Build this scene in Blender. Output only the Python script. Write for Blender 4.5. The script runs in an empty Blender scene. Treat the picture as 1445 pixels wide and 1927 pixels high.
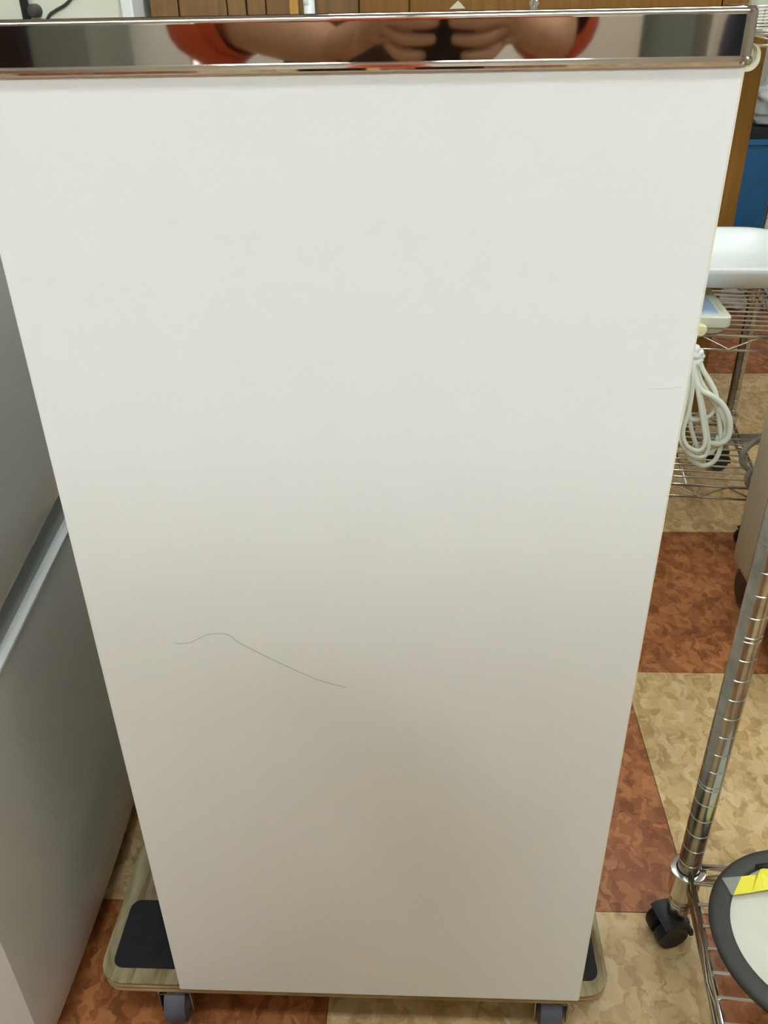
import bpy, bmesh, math, random
from mathutils import Vector, Matrix
random.seed(7)
PI = math.pi
S = bpy.context.scene
COL = S.collection

# ------------------------------------------------------------------ camera
PITCH, YAW, ROLL, FPX = 0.5412, -0.0496, -0.0197, 1610.0
CAM = Vector((0.2562, -0.5164, 0.9928))
cp, sp = math.cos(PITCH), math.sin(PITCH)
FW = Vector((math.sin(YAW)*cp, math.cos(YAW)*cp, -sp))
RT0 = Vector((math.cos(YAW), -math.sin(YAW), 0)); UP0 = RT0.cross(FW)
RT = math.cos(ROLL)*RT0 + math.sin(ROLL)*UP0
UP = -math.sin(ROLL)*RT0 + math.cos(ROLL)*UP0
cd = bpy.data.cameras.new('camera'); cam = bpy.data.objects.new('camera', cd); COL.objects.link(cam)
m = Matrix.Identity(4)
for i, v in enumerate((RT, UP, -FW)):
    for j in range(3): m[j][i] = v[j]
m.translation = CAM
cam.matrix_world = m
cd.sensor_fit = 'VERTICAL'; cd.sensor_height = 24.0; cd.lens = FPX/1927*24.0
cd.clip_start = 0.01; cd.clip_end = 60
S.camera = cam
S.view_settings.view_transform = 'Standard'; S.view_settings.look = 'None'
S.view_settings.gamma = 1; S.view_settings.use_curve_mapping = False
S.view_settings.exposure = 0.0

# ------------------------------------------------------------------ world and lamps
w = bpy.data.worlds.new('world'); S.world = w; w.use_nodes = True
w.node_tree.nodes['Background'].inputs[0].default_value = (0.9, 0.95, 1, 1)
w.node_tree.nodes['Background'].inputs[1].default_value = 0.5
LAMP_POWER = 50.0
CEIL = 2.45
# fluorescent ceiling fittings: (x, y, turned along y?)
LAMPS = [(-0.40, -0.62, 0, .60), (0.86, -0.62, 0, .60), (0.18, -2.05, 0, 3.9), (0.6, 1.35, 0, .8), (2.2, 0.6, 1, .8), (-1.6, 0.6, 1, .2)]

def at(px, py, ax, v):
    d = FW + (px-722.5)/FPX*RT - (py-963.5)/FPX*UP
    t = (v-CAM[ax])/d[ax]
    return CAM + t*d
def AY(px, py, y): return at(px, py, 1, y)
def AZ(px, py, z): return at(px, py, 2, z)

# ------------------------------------------------------------------ materials
def lin(c):
    return tuple(((v/255)/12.92 if v/255 <= .04045 else ((v/255+.055)/1.055)**2.4) for v in c) + (1,)
def mat(name, col, rough=.5, metal=0.0, spec=.5, noise=None, bump=None, coat=0, trans=0, alpha=1, emit=None, aniso=None):
    """col: sRGB 0-255; noise=(scale, amount, stretch vec); bump=(scale, strength)"""
    M = bpy.data.materials.new(name); M.use_nodes = True
    nt = M.node_tree; b = nt.nodes['Principled BSDF']
    b.inputs['Base Color'].default_value = lin(col); b.inputs['Roughness'].default_value = rough
    b.inputs['Metallic'].default_value = metal; b.inputs['Specular IOR Level'].default_value = spec
    b.inputs['Coat Weight'].default_value = coat
    b.inputs['Transmission Weight'].default_value = trans; b.inputs['Alpha'].default_value = alpha
    if emit: b.inputs['Emission Color'].default_value = lin(emit[0]); b.inputs['Emission Strength'].default_value = emit[1]
    tc = nt.nodes.new('ShaderNodeTexCoord')
    if noise:
        mp = nt.nodes.new('ShaderNodeMapping'); mp.inputs['Scale'].default_value = noise[2] if len(noise) > 2 else (1, 1, 1)
        n = nt.nodes.new('ShaderNodeTexNoise'); n.inputs['Scale'].default_value = noise[0]; n.inputs['Detail'].default_value = 5
        nt.links.new(tc.outputs['Object'], mp.inputs[0]); nt.links.new(mp.outputs[0], n.inputs['Vector'])
        r = nt.nodes.new('ShaderNodeValToRGB'); c = lin(col); a = noise[1]
        r.color_ramp.elements[0].position = .3; r.color_ramp.elements[1].position = .7
        r.color_ramp.elements[0].color = tuple(max(0, v*(1-a)) for v in c[:3])+(1,)
        r.color_ramp.elements[1].color = tuple(min(1, v*(1+a)) for v in c[:3])+(1,)
        nt.links.new(n.outputs[0], r.inputs[0]); nt.links.new(r.outputs[0], b.inputs['Base Color'])
    if bump:
        n = nt.nodes.new('ShaderNodeTexNoise'); n.inputs['Scale'].default_value = bump[0]; n.inputs['Detail'].default_value = 3
        nt.links.new(tc.outputs['Object'], n.inputs['Vector'])
        bp = nt.nodes.new('ShaderNodeBump'); bp.inputs['Strength'].default_value = bump[1]; bp.inputs['Distance'].default_value = .002
        nt.links.new(n.outputs[0], bp.inputs['Height']); nt.links.new(bp.outputs[0], b.inputs['Normal'])
    return M

def tile_mat(name, cols):
    """vinyl tile with chip-shaped blotches: distorted cells of three tones"""
    M = bpy.data.materials.new(name); M.use_nodes = True
    nt = M.node_tree; b = nt.nodes['Principled BSDF']; L = nt.links.new
    b.inputs['Roughness'].default_value = .42; b.inputs['Specular IOR Level'].default_value = .35
    g = nt.nodes.new('ShaderNodeNewGeometry')
    n = nt.nodes.new('ShaderNodeTexNoise'); n.inputs['Scale'].default_value = 38; n.inputs['Detail'].default_value = 3
    L(g.outputs['Position'], n.inputs['Vector'])
    sc = nt.nodes.new('ShaderNodeVectorMath'); sc.operation = 'SCALE'; sc.inputs['Scale'].default_value = .045
    L(n.outputs['Color'], sc.inputs[0])
    ad = nt.nodes.new('ShaderNodeVectorMath'); ad.operation = 'ADD'; L(g.outputs['Position'], ad.inputs[0]); L(sc.outputs[0], ad.inputs[1])
    mix = None
    for k, (s, rot) in enumerate(((62, .3), (100, 1.1))):
        mp = nt.nodes.new('ShaderNodeMapping'); mp.inputs['Rotation'].default_value = (0, 0, rot); mp.inputs['Scale'].default_value = (1, .62, 0)
        L(ad.outputs[0], mp.inputs[0])
        v = nt.nodes.new('ShaderNodeTexVoronoi'); v.inputs['Scale'].default_value = s; L(mp.outputs[0], v.inputs['Vector'])
        sx = nt.nodes.new('ShaderNodeSeparateColor'); L(v.outputs['Color'], sx.inputs[0])
        if mix is None: mix = sx.outputs[0]
        else:
            mm = nt.nodes.new('ShaderNodeMath'); mm.operation = 'ADD'; L(mix, mm.inputs[0]); L(sx.outputs[0], mm.inputs[1])
            mh = nt.nodes.new('ShaderNodeMath'); mh.operation = 'MULTIPLY'; mh.inputs[1].default_value = .5; L(mm.outputs[0], mh.inputs[0]); mix = mh.outputs[0]
    r = nt.nodes.new('ShaderNodeValToRGB'); e = r.color_ramp.elements
    e[0].position = .15; e[0].color = lin(cols[0]); e[1].position = .85; e[1].color = lin(cols[2])
    x = e.new(.5); x.color = lin(cols[1])
    L(mix, r.inputs[0])
    n2 = nt.nodes.new('ShaderNodeTexNoise'); n2.inputs['Scale'].default_value = 6; L(g.outputs['Position'], n2.inputs['Vector'])
    r2 = nt.nodes.new('ShaderNodeValToRGB'); r2.color_ramp.elements[0].position = .3; r2.color_ramp.elements[1].position = .7
    r2.color_ramp.elements[0].color = (.82, .82, .82, 1); r2.color_ramp.elements[1].color = (1, 1, 1, 1); L(n2.outputs[0], r2.inputs[0])
    mx = nt.nodes.new('ShaderNodeMixRGB'); mx.blend_type = 'MULTIPLY'; mx.inputs[0].default_value = 1
    L(r.outputs[0], mx.inputs[1]); L(r2.outputs[0], mx.inputs[2]); L(mx.outputs[0], b.inputs['Base Color'])
    return M

def wood_mat(name, c1, c2, scale=(30, 30, 1.5), rough=.45, coat=0.0):
    M = bpy.data.materials.new(name); M.use_nodes = True
    nt = M.node_tree; b = nt.nodes['Principled BSDF']; L = nt.links.new
    b.inputs['Roughness'].default_value = rough; b.inputs['Coat Weight'].default_value = coat; b.inputs['Specular IOR Level'].default_value = .22
    tc = nt.nodes.new('ShaderNodeTexCoord'); mp = nt.nodes.new('ShaderNodeMapping'); mp.inputs['Scale'].default_value = scale
    n = nt.nodes.new('ShaderNodeTexNoise'); n.inputs['Scale'].default_value = 2.2; n.inputs['Detail'].default_value = 7; n.inputs['Distortion'].default_value = .6
    r = nt.nodes.new('ShaderNodeValToRGB'); r.color_ramp.elements[0].position = .32; r.color_ramp.elements[1].position = .68
    r.color_ramp.elements[0].color = lin(c1); r.color_ramp.elements[1].color = lin(c2)
    L(tc.outputs['Object'], mp.inputs[0]); L(mp.outputs[0], n.inputs['Vector']); L(n.outputs[0], r.inputs[0]); L(r.outputs[0], b.inputs['Base Color'])
    return M

MT = dict(
    panel=mat('white_laminate', (234, 236, 232), .38, spec=.35, bump=(400, .04)),
    panel_edge=mat('cream_edge_band', (232, 224, 200), .4),
    steel=mat('polished_steel', (180, 170, 160), .035, 1.0, bump=(9, .008)),
    steel_top=mat('brushed_steel', (190, 186, 180), .28, 1.0),
    chrome=mat('chrome', (214, 210, 204), .16, 1.0),
    chrome_dim=mat('worn_chrome', (172, 172, 166), .2, 1.0, noise=(60, .18)),
    fridge=mat('fridge_enamel', (206, 205, 200), .22, spec=.45, coat=.2, bump=(3, .05)),
    fridge_dark=mat('fridge_recess_plastic', (168, 172, 170), .4),
    fridge_strip=mat('fridge_white_trim', (235, 236, 232), .3),
    red=tile_mat('red_brown_vinyl', ((132, 76, 40), (164, 98, 56), (190, 124, 76))),
    beige=tile_mat('beige_vinyl', ((182, 148, 98), (212, 178, 124), (228, 198, 150))),
    floor=mat('screed', (60, 45, 32), .9, noise=(20, .2)),
    wall=mat('cream_wall_paint', (208, 204, 192), .8, noise=(3, .06)),
    ceil=mat('ceiling_board', (232, 230, 224), .85, noise=(12, .05)),
    oak=wood_mat('brown_oak_veneer', (112, 74, 24), (126, 86, 32), (40, 40, 2)),
    oak_dark=wood_mat('dark_oak_veneer', (112, 82, 48), (132, 98, 58), (40, 40, 2)),
    oak_light=wood_mat('pale_oak_strip', (176, 132, 62), (200, 156, 84), (40, 40, 2)),
    ply_top=wood_mat('worn_plywood_face', (108, 86, 56), (180, 168, 132), (30, 5, 30), .85),
    ply_light=wood_mat('plywood_layer_light', (150, 124, 86), (186, 160, 116), (6, 30, 30), .9),
    ply_dark=wood_mat('plywood_layer_dark', (92, 68, 44), (120, 92, 60), (6, 30, 30), .9),
    mat_black=mat('black_rubber_mat', (22, 23, 25), .85, noise=(120, .25), bump=(300, .3)),
    rubber=mat('black_rubber', (26, 26, 30), .5, noise=(50, .2)),
    rubber_grey=mat('grey_rubber', (84, 82, 92), .55, noise=(50, .1)),
    white_pl=mat('white_plastic', (240, 242, 236), .3, spec=.5),
    cream_pl=mat('cream_plastic', (214, 212, 190), .4),
    cream_dark=mat('aged_cream_plastic', (196, 186, 158), .5, noise=(8, .05)),
    ivory=mat('ivory_knob', (232, 224, 176), .4),
    lcd=mat('pale_blue_display', (158, 184, 214), .25),
    cord=mat('white_cord_pvc', (232, 234, 216), .4),
    cord_grey=mat('grey_cable_pvc', (128, 122, 110), .5),
    appliance=mat('beige_grey_enamel', (192, 178, 152), .45, noise=(5, .04)),
    drum_rim=mat('dark_grey_rubber_rim', (58, 56, 51), .6, noise=(80, .08)),
    drum_head=mat('white_pad_skin', (216, 210, 192), .32, noise=(14, .03)),
    drum_line=mat('printed_grey_line', (110, 108, 100), .6),
    black_pl=mat('black_plastic', (22, 22, 22), .35),
    tape=mat('yellow_tape', (240, 226, 58), .4, noise=(40, .06)),
    clear=mat('clear_tape', (190, 190, 176), .25, alpha=.45),
    blue=mat('blue_plastic', (22, 84, 128), .55, noise=(6, .15)),
    bag_w=mat('white_bag', (214, 216, 210), .5, noise=(10, .1)),
    clear_bag=mat('clear_film', (215, 215, 210), .12, alpha=.55, bump=(25, .8)),
    hair_m=mat('fine_grey_hair', (122, 116, 104), .6),
    cloth_o=mat('orange_jersey', (214, 92, 46), .85, noise=(90, .08), bump=(40, .3)),
    cloth_b=mat('dark_brown_cotton', (70, 50, 38), .9, noise=(60, .12)), cloth_n=mat('dark_navy_cotton', (40, 42, 54), .9, noise=(60, .15)),
    skin=mat('skin_tone', (206, 158, 124), .5, noise=(30, .05)),
    hair=mat('black_hair', (24, 20, 18), .5, noise=(120, .3)),
    eye=mat('eye_white', (230, 226, 220), .2), iris=mat('dark_iris', (38, 26, 18), .2), lip=mat('lip_tone', (176, 104, 92), .45),
    shoe=mat('shoe_canvas', (70, 68, 66), .8),
    dark_wood=wood_mat('very_dark_veneer', (30, 21, 20), (42, 30, 26), (30, 30, 2), .7),
    grey_green=mat('grey_green_steel', (118, 124, 114), .5, noise=(4, .04)),
    offwhite=mat('off_white_enamel', (214, 206, 190), .5, noise=(4, .03)),
    glass=mat('lit_glass', (240, 244, 240), .3, emit=((255, 252, 240), 4.0)),
    alu=mat('aluminium_strip', (178, 170, 158), .3, 1.0),
)

# ------------------------------------------------------------------ mesh helpers
def link(name, me, m, parent=None, smooth=False):
    o = bpy.data.objects.new(name, me); COL.objects.link(o)
    ms = m if isinstance(m, (list, tuple)) else [m]
    for x in ms: me.materials.append(x)
    if parent: o.parent = parent
    if smooth:
        for p in me.polygons: p.use_smooth = True
    return o
def obj(name, bm, m, parent=None, smooth=False, loc=None, auto=False):
    bmesh.ops.recalc_face_normals(bm, faces=bm.faces)
    me = bpy.data.meshes.new(name); bm.to_mesh(me); bm.free()
    if auto:
        me.polygons.foreach_set('use_smooth', [True]*len(me.polygons))
        me.set_sharp_from_angle(angle=math.radians(auto if auto is not True else 35)); smooth = False
    o = link(name, me, m, parent, smooth)
    if loc: o.location = loc
    return o
def empty(name, loc, rz=0):
    o = bpy.data.objects.new(name, None); COL.objects.link(o); o.location = loc; o.rotation_euler = (0, 0, rz); o.empty_display_size = .05
    return o
def tag(o, label, cat, group=None):
    o['label'] = label; o['category'] = cat
    if group: o['group'] = group
    return o
def struct(o, label=None, cat=None):
    o['kind'] = 'structure'
    if label: o['label'] = label
    if cat: o['category'] = cat
    return o
def box(bm, x0, x1, y0, y1, z0, z1, bev=0, seg=2, mi=0):
    t = bmesh.new(); bmesh.ops.create_cube(t, size=1)
    for v in t.verts: v.co = Vector(((x0+x1)/2+v.co.x*(x1-x0), (y0+y1)/2+v.co.y*(y1-y0), (z0+z1)/2+v.co.z*(z1-z0)))
    if bev: bmesh.ops.bevel(t, geom=t.edges[:], offset=bev, segments=seg, affect='EDGES', profile=.5)
    for f in t.faces: f.material_index = mi
    me = bpy.data.meshes.new('t'); t.to_mesh(me); t.free(); bm.from_mesh(me); bpy.data.meshes.remove(me)
def bx(*a, **k):
    bm = bmesh.new(); box(bm, *a, **k); return bm
def rrect(x0, x1, y0, y1, r, n=5):
    P = []
    for cx, cy, a0 in ((x1-r, y1-r, 0), (x0+r, y1-r, 90), (x0+r, y0+r, 180), (x1-r, y0+r, 270)):
        for k in range(n+1):
            a = math.radians(a0+90*k/n); P.append((cx+r*math.cos(a), cy+r*math.sin(a)))
    return P
def loft(bm, loops, cap0=True, cap1=True, closed=True, mi=None):
    V = [[bm.verts.new(p) for p in L] for L in loops]; n = len(V[0])
    for i in range(len(V)-1):
        for j in range(n if closed else n-1):
            f = bm.faces.new((V[i][j], V[i][(j+1) % n], V[i+1][(j+1) % n], V[i+1][j]))
            if mi is not None: f.material_index = mi
    if cap0: bm.faces.new(V[0][::-1])
    if cap1: bm.faces.new(V[-1])
def slab(x0, x1, y0, y1, z0, z1, r, bev=.001):
    """rounded-corner plate with softened edges"""
    bm = bmesh.new()
    L = lambda o, z: [(x, y, z) for x, y in rrect(x0+o, x1-o, y0+o, y1-o, max(r-o, .0005))]
    loft(bm, [L(bev, z0), L(0, z0+bev), L(0, z1-bev), L(bev, z1)])
    return bm
def tube(bm, pts, r, n=8, closed=False, caps=True):
    P = [Vector(p) for p in pts]; N = len(P); rings = []; up = None
    for i in range(N):
        a = P[(i-1) % N] if (closed or i > 0) else P[i]; b = P[(i+1) % N] if (closed or i < N-1) else P[i]
        t = (b-a).normalized()
        if up is None:
            up = Vector((0, 0, 1)) if abs(t.z) < .9 else Vector((0, 1, 0))
        s = t.cross(up); 
        if s.length < 1e-5: s = t.cross(Vector((1, .2, .1)))
        s.normalize(); up = s.cross(t).normalized()
        rr = r[i] if isinstance(r, (list, tuple)) else r
        rings.append([bm.verts.new(P[i]+rr*(math.cos(2*PI*k/n)*s+math.sin(2*PI*k/n)*up)) for k in range(n)])
    for i in range(N if closed else N-1):
        A, B = rings[i], rings[(i+1) % N]
        for k in range(n): bm.faces.new((A[k], A[(k+1) % n], B[(k+1) % n], B[k]))
    if caps and not closed: bm.faces.new(rings[0][::-1]); bm.faces.new(rings[-1])
def lathe(bm, prof, c=(0, 0, 0), n=24, axis='z', mi=None):
    """prof [(r, h)]"""
    loops = []
    for r, h in prof:
        L = []
        for k in range(n):
            a = 2*PI*k/n; u, v = r*math.cos(a), r*math.sin(a)
            p = (u, v, h) if axis == 'z' else ((h, u, v) if axis == 'x' else (u, h, v))
            L.append((c[0]+p[0], c[1]+p[1], c[2]+p[2]))
        loops.append(L)
    loft(bm, loops, mi=mi)
def smooth_path(P, sub=6, closed=False):
    P = [Vector(p) for p in P]; n = len(P); out = []
    for i in range(n if closed else n-1):
        g = lambda k: P[k % n] if closed else P[min(max(k, 0), n-1)]
        p0, p1, p2, p3 = g(i-1), g(i), g(i+1), g(i+2)
        for s in range(sub):
            t = s/sub
            out.append(.5*((2*p1)+(-p0+p2)*t+(2*p0-5*p1+4*p2-p3)*t*t+(-p0+3*p1-3*p2+p3)*t**3))
    if not closed: out.append(P[-1])
    return out

# ------------------------------------------------------------------ setting
X0, X1, YB, YF = -2.55, 3.3, -3.0, 4.65
fl = struct(obj('floor', bx(X0, X1, YB, YF, -.05, -.004), MT['floor']))
T = .45; GX, GY = .603, .159
tm = {}
for key in ('red', 'beige'):
    b_ = bmesh.new(); h = T/2-.0004
    L = lambda o, z: [(-h+o, -h+o, z), (h-o, -h+o, z), (h-o, h-o, z), (-h+o, h-o, z)]
    loft(b_, [L(0, -.004), L(0, -.0004), L(.0006, 0)], cap0=False)
    bmesh.ops.recalc_face_normals(b_, faces=b_.faces)
    me = bpy.data.meshes.new('floor_tile'); b_.to_mesh(me); b_.free(); me.materials.append(MT[key]); tm[key] = me
for i in range(-7, 6):
    for j in range(-7, 10):
        xc, yc = GX+(i+.5)*T, GY+(j+.5)*T
        if not (X0 < xc < X1-.2 and YB < yc < YF): continue
        key = 'red' if (i+j) % 2 else 'beige'
        if j in (2, 3) and xc > .6: key = 'beige'
        if j >= 4: key = 'red' if (j % 2 == 0) else 'beige'
        if j in (4, 5) and xc > .6: key = 'red'
        o = bpy.data.objects.new('floor_tile', tm[key]); COL.objects.link(o); o.location = (xc, yc, 0); o.parent = fl
struct(obj('ceiling', bx(X0, X1, YB, YF, CEIL, CEIL+.05), MT['ceil']))
struct(obj('wall_left', bx(X0-.1, X0, YB-.1, YF+.1, -.05, CEIL+.05), MT['wall']))
struct(obj('wall_right', bx(X1, X1+.1, YB-.1, YF+.1, -.05, CEIL+.05), MT['wall']))
struct(obj('wall_back', bx(X0, X1, YF, YF+.1, -.05, CEIL+.05), MT['wall']))
wf = bmesh.new()          # wall behind the photographer, with a narrow window opening
WX0, WX1 = -.595, -.565
box(wf, X0, WX0, YB-.1, YB, -.05, CEIL+.05); box(wf, WX1, X1, YB-.1, YB, -.05, CEIL+.05)
box(wf, WX0, WX1, YB-.1, YB, -.05, .5); box(wf, WX0, WX1, YB-.1, YB, 2.0, CEIL+.05)
struct(obj('wall_front', wf, MT['wall']))
wn = struct(obj('window_1', bx(WX0, WX1, YB-.06, YB-.05, .5, 2.0), MT['glass']))
wb = bmesh.new()
box(wb, WX0-.02, WX0, YB-.08, YB+.01, .48, 2.02); box(wb, WX1, WX1+.02, YB-.08, YB+.01, .48, 2.02)
obj('window_frame', wb, MT['offwhite'], wn)
tr = bmesh.new(); box(tr, .97, 1.9, 1.475, 1.53, 0, .006, bev=.002); box(tr, .97, 1.9, 1.49, 1.497, .006, .009); box(tr, .97, 1.9, 1.508, 1.515, .006, .009)
struct(obj('trim_1', tr, MT['alu']))

# ------------------------------------------------------------------ sink unit
su = tag(empty('kitchen_cabinet', (0, 0, .079)), 'tall white laminate kitchen cabinet with polished steel worktop rim, standing on the wooden dolly', 'cabinet')
W, H, LEN = .426, .885, .92
obj('end_panel', bx(0, W, 0, .016, 0, H, bev=.0006, seg=1), MT['panel'], su)
obj('edge_band', bx(W, W+.0008, .0005, .0155, .001, H-.001), MT['panel_edge'], su)['label'] = 'cream edge band along right side of white end panel'
obj('side_panel', bx(0, .016, .016, LEN, 0, H), MT['panel'], su)
obj('bottom_panel', bx(.016, W-.02, .016, LEN-.01, .06, .076), MT['panel'], su)
obj('rear_panel', bx(.016, W, LEN-.016, LEN, 0, H), MT['panel'], su)
obj('plinth', bx(W-.05, W-.034, .016, LEN-.016, 0, .06), MT['panel'], su)
for k in range(2):
    y0 = .018+k*(LEN-.034)/2
    d = obj('door', bx(W-.018, W, y0+.0015, y0+(LEN-.034)/2-.0015, .062, H-.004, bev=.001, seg=1), MT['panel'], su)
    hb = bmesh.new(); yy = y0+(.37 if k == 0 else .05); tube(hb, [(W, yy, .72), (W+.025, yy, .72), (W+.025, yy, .60), (W, yy, .60)], .004, 8)
    obj('handle', hb, MT['chrome'], d, smooth=True)
# worktop: swept steel edge profile
prof = [(-.0045, .866), (.0020, .8655), (.0036, .8665), (.0036, .8682), (.0022, .8690), (.0010, .8700), (.0010, .886), (.0002, .8885), (-.0022, .8905), (-.0055, .8908), (-.014, .8906)]
bm = bmesh.new()
loops = []
for o_, z in prof:
    x0, x1, y0, y1 = -.003-o_, W+.003+o_, .018, LEN+.004+o_
    loops.append([(x, y, z) for x, y in rrect(x0, x1, y0, y1, max(.005+o_, .0006) if o_ > -.004 else .001, 5)])
loft(bm, loops, cap0=True, cap1=True)
obj('worktop', bm, MT['steel_top'], su, auto=40)
prof = [(-.0030, .8800), (.0008, .8798), (.0020, .8806), (.0023, .8818), (.0019, .8832), (.0012, .8840), (.0010, .8846), (.0010, .9036)] + [(-.0025+.0035*math.cos(a*PI/20), .9036+.0034*math.sin(a*PI/20)) for a in range(1, 11)] + [(-.0045, .9066), (-.0065, .9055), (-.008, .9035)]
bm = bmesh.new(); loops = []
for o_, z in prof:
    loops.append([(x, y, z) for x, y in rrect(-.003-o_, W+.003+o_, -.0012-o_, .018, max(.007+o_, .0006), 10)])
loft(bm, loops, cap0=True, cap1=True)
obj('steel_rim', bm, MT['steel'], su)['label'] = 'mirror polished steel rim along top of white end panel'

# hair and faint mark on the panel
def on_panel(px, py): return AY(px, py, -.0004)
tag(obj('hair_strand', (lambda b: (tube(b, smooth_path([on_panel(*q) for q in ((328, 1210), (345, 1211), (365, 1206), (385, 1196), (410, 1192), (430, 1195), (450, 1209), (490, 1230), (540, 1254), (600, 1280), (652, 1294))], 5), .00013, 5), b)[1])(bmesh.new()), MT['hair_m']),
    'thin wavy grey hair stuck to lower left of the white cabinet panel', 'hair')
MT['scuff'] = mat('faint_scuff', (196, 194, 190), .5)
sb = bmesh.new(); tube(sb, [AY(1217, 731, -.0001), AY(1245, 731, -.0001), AY(1284, 728, -.0001)], .00013, 4)
so = obj('scratch', sb, MT['scuff']); so.parent = su; so.matrix_parent_inverse = Matrix.Translation((0, 0, -.079))
so['label'] = 'faint horizontal scratch near right edge of panel'

# thin chrome rod on the worktop
rp = AY(1005, 8, .62)
rb = bmesh.new(); lathe(rb, [(.009, 0), (.009, .004), (.0042, .006), (.0042, .012), (.0056, .013), (.0056, .017), (.0042, .018), (.0036, .16), (.003, .163)], n=16)
tag(obj('chrome_rod', rb, MT['chrome'], loc=(rp.x, .62, .970), auto=40), 'short thin chrome rod with a collar rising behind the steel rim', 'rod')

# ------------------------------------------------------------------ dolly under the cabinet
dl = tag(empty('platform_dolly', (.18, .3, 0)), 'worn plywood platform dolly with black rubber mats under the white cabinet', 'dolly')
def rel(o, root): o.parent = root; o.matrix_parent_inverse = root.matrix_world.inverted() if False else Matrix.Translation(-Vector(root.location)); return o
DX0, DX1, DY0, DY1 = -.094, .462, .006, .93
zt = .079; layers = [('ply_top', .0035), ('ply_dark', .003), ('ply_light', .004), ('ply_dark', .003), ('ply_light', .0045)]
z = zt
for k, (mk, th) in enumerate(layers):
    off = (0, .0012, .0003, .0016, .0006)[k]
    o = obj('plywood_layer', slab(DX0+off, DX1-off, DY0+off, DY1-off, z-th, z, .026, .0006), MT[mk])
    rel(o, dl); z -= th
ZB = z
for (mx0, mx1, my0, my1) in ((DX0+.012, .03, .022, .105), (.36, DX1-.010, .022, .112), (DX0+.012, .03, .78, .90), (.36, DX1-.010, .78, .90)):
    o = obj('rubber_mat', slab(mx0, mx1, my0, my1, zt, zt+.0015 if my0 < 0 else zt-.0+.0000+.0002, .012, .0001), MT['mat_black']); rel(o, dl)
def caster(parent_root, x, y, ztop, r=.024, wdt=.018, ang=0, wmat='rubber', world=True):
    """swivel caster: plate, fork, wheel"""
    c = Matrix.Translation((x, y, 0)) @ Matrix.Rotation(ang, 4, 'Z')
    b1 = bmesh.new(); box(b1, -.004, .044, -.02, .02, ztop-.003, ztop, bev=.0008, seg=1)
    lathe(b1, [(.012, ztop-.009), (.014, ztop-.003)], n=16)
    for s in (-1, 1): box(b1, -.012, .014, s*(wdt/2+.002)-.001, s*(wdt/2+.002)+.001, r*.7, ztop-.006, bev=.0005, seg=1)
    box(b1, -.012, .014, -wdt/2-.003, wdt/2+.003, ztop-.010, ztop-.008)
    b1.transform(c); a = obj('caster', b1, MT['chrome_dim'])
    b2 = bmesh.new(); h = wdt/2
    lathe(b2, [(r*.4, -h), (r*.5, -h*.8), (r*.82, -h*.8), (r*.97, -h*.75), (r, -h*.3), (r, h*.3), (r*.97, h*.75), (r*.82, h*.8), (r*.5, h*.8), (r*.4, h)], axis='y', n=28)
    b2.transform(c @ Matrix.Translation((0, 0, r))); b_ = obj('wheel', b2, MT[wmat], auto=40)
    b_.parent = a
    if world: rel(a, parent_root)
    else: a.parent = parent_root
    return a
caster(dl, -.014, .022, ZB, .0265, .030, PI/2+.08, 'rubber_grey')
caster(dl, .404, .024, ZB, .0265, .030, PI/2-.12, 'rubber_grey')
caster(dl, -.012, .88, ZB, .0215, .024, .5, 'rubber_grey'); caster(dl, .40, .88, ZB, .0215, .024, .2, 'rubber_grey')
nb = bmesh.new(); lathe(nb, [(.005, 0), (.005, .004), (.003, .0045), (.003, .012)], n=6); nb.transform(Matrix.Translation((.375, .024, ZB-.011)))
rel(obj('bolt', nb, MT['chrome']), dl)

# ------------------------------------------------------------------ fridge on the left
fr = tag(empty('refrigerator', (-.149, .226, 0), .035), 'white two-door refrigerator with convex doors at left edge, beside the cabinet', 'refrigerator')
def fprof(t, inset=0, bulge=.012, wd=.294):
    """front outline of the door in plan; t in -1..1 across the width"""
    y = t*(wd-inset); x = bulge*(1-t*t)-inset
    return x, y
def door_mesh(z0f, z1f, inset=0.0, depth=.05, n=28, r=.028, wd=.294):
    bm = bmesh.new(); loops = []
    cols = []
    ts = [(-1+2*i/n) for i in range(n+1)]
    def ring(frac, ins):
        L = []
        for t in ts:
            x, y = fprof(t, ins)
            e = wd-abs(y)
            if e < r: x -= r-math.sqrt(max(0, r*r-(r-e)**2))
            a, b = z0f(y), z1f(y)
            L.append((x, y, a+(b-a)*frac if 0 < frac < 1 else (a if frac <= 0 else b)))
        L += [(-depth, wd-ins, L[-1][2]), (-depth, -(wd-ins), L[0][2])]
        return L
    loops = [ring(0, .006), [(p[0], p[1], p[2]+.002) for p in ring(0, .002)], [(p[0], p[1], p[2]+.007) for p in ring(0, 0)]]
    for k in range(1, 8): loops.append(ring(k/8, 0))
    loops += [[(p[0], p[1], p[2]-.007) for p in ring(1, 0)], [(p[0], p[1], p[2]-.002) for p in ring(1, .002)], ring(1, .006)]
    loft(bm, loops)
    return bm
arc = lambda z: (lambda y: z-.27*(y-.17)**2)
body = obj('body', bx(-.56, -.052, -.290, .290, .012, .975, bev=.006, seg=3), MT['fridge'], fr, auto=40)
obj('door', door_mesh((lambda y: .532-.33*(y-.17)**2), lambda y: .968), MT['fridge'], fr, auto=40)
obj('door', door_mesh(lambda y: .032, arc(.494)), MT['fridge'], fr, auto=40)
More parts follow.
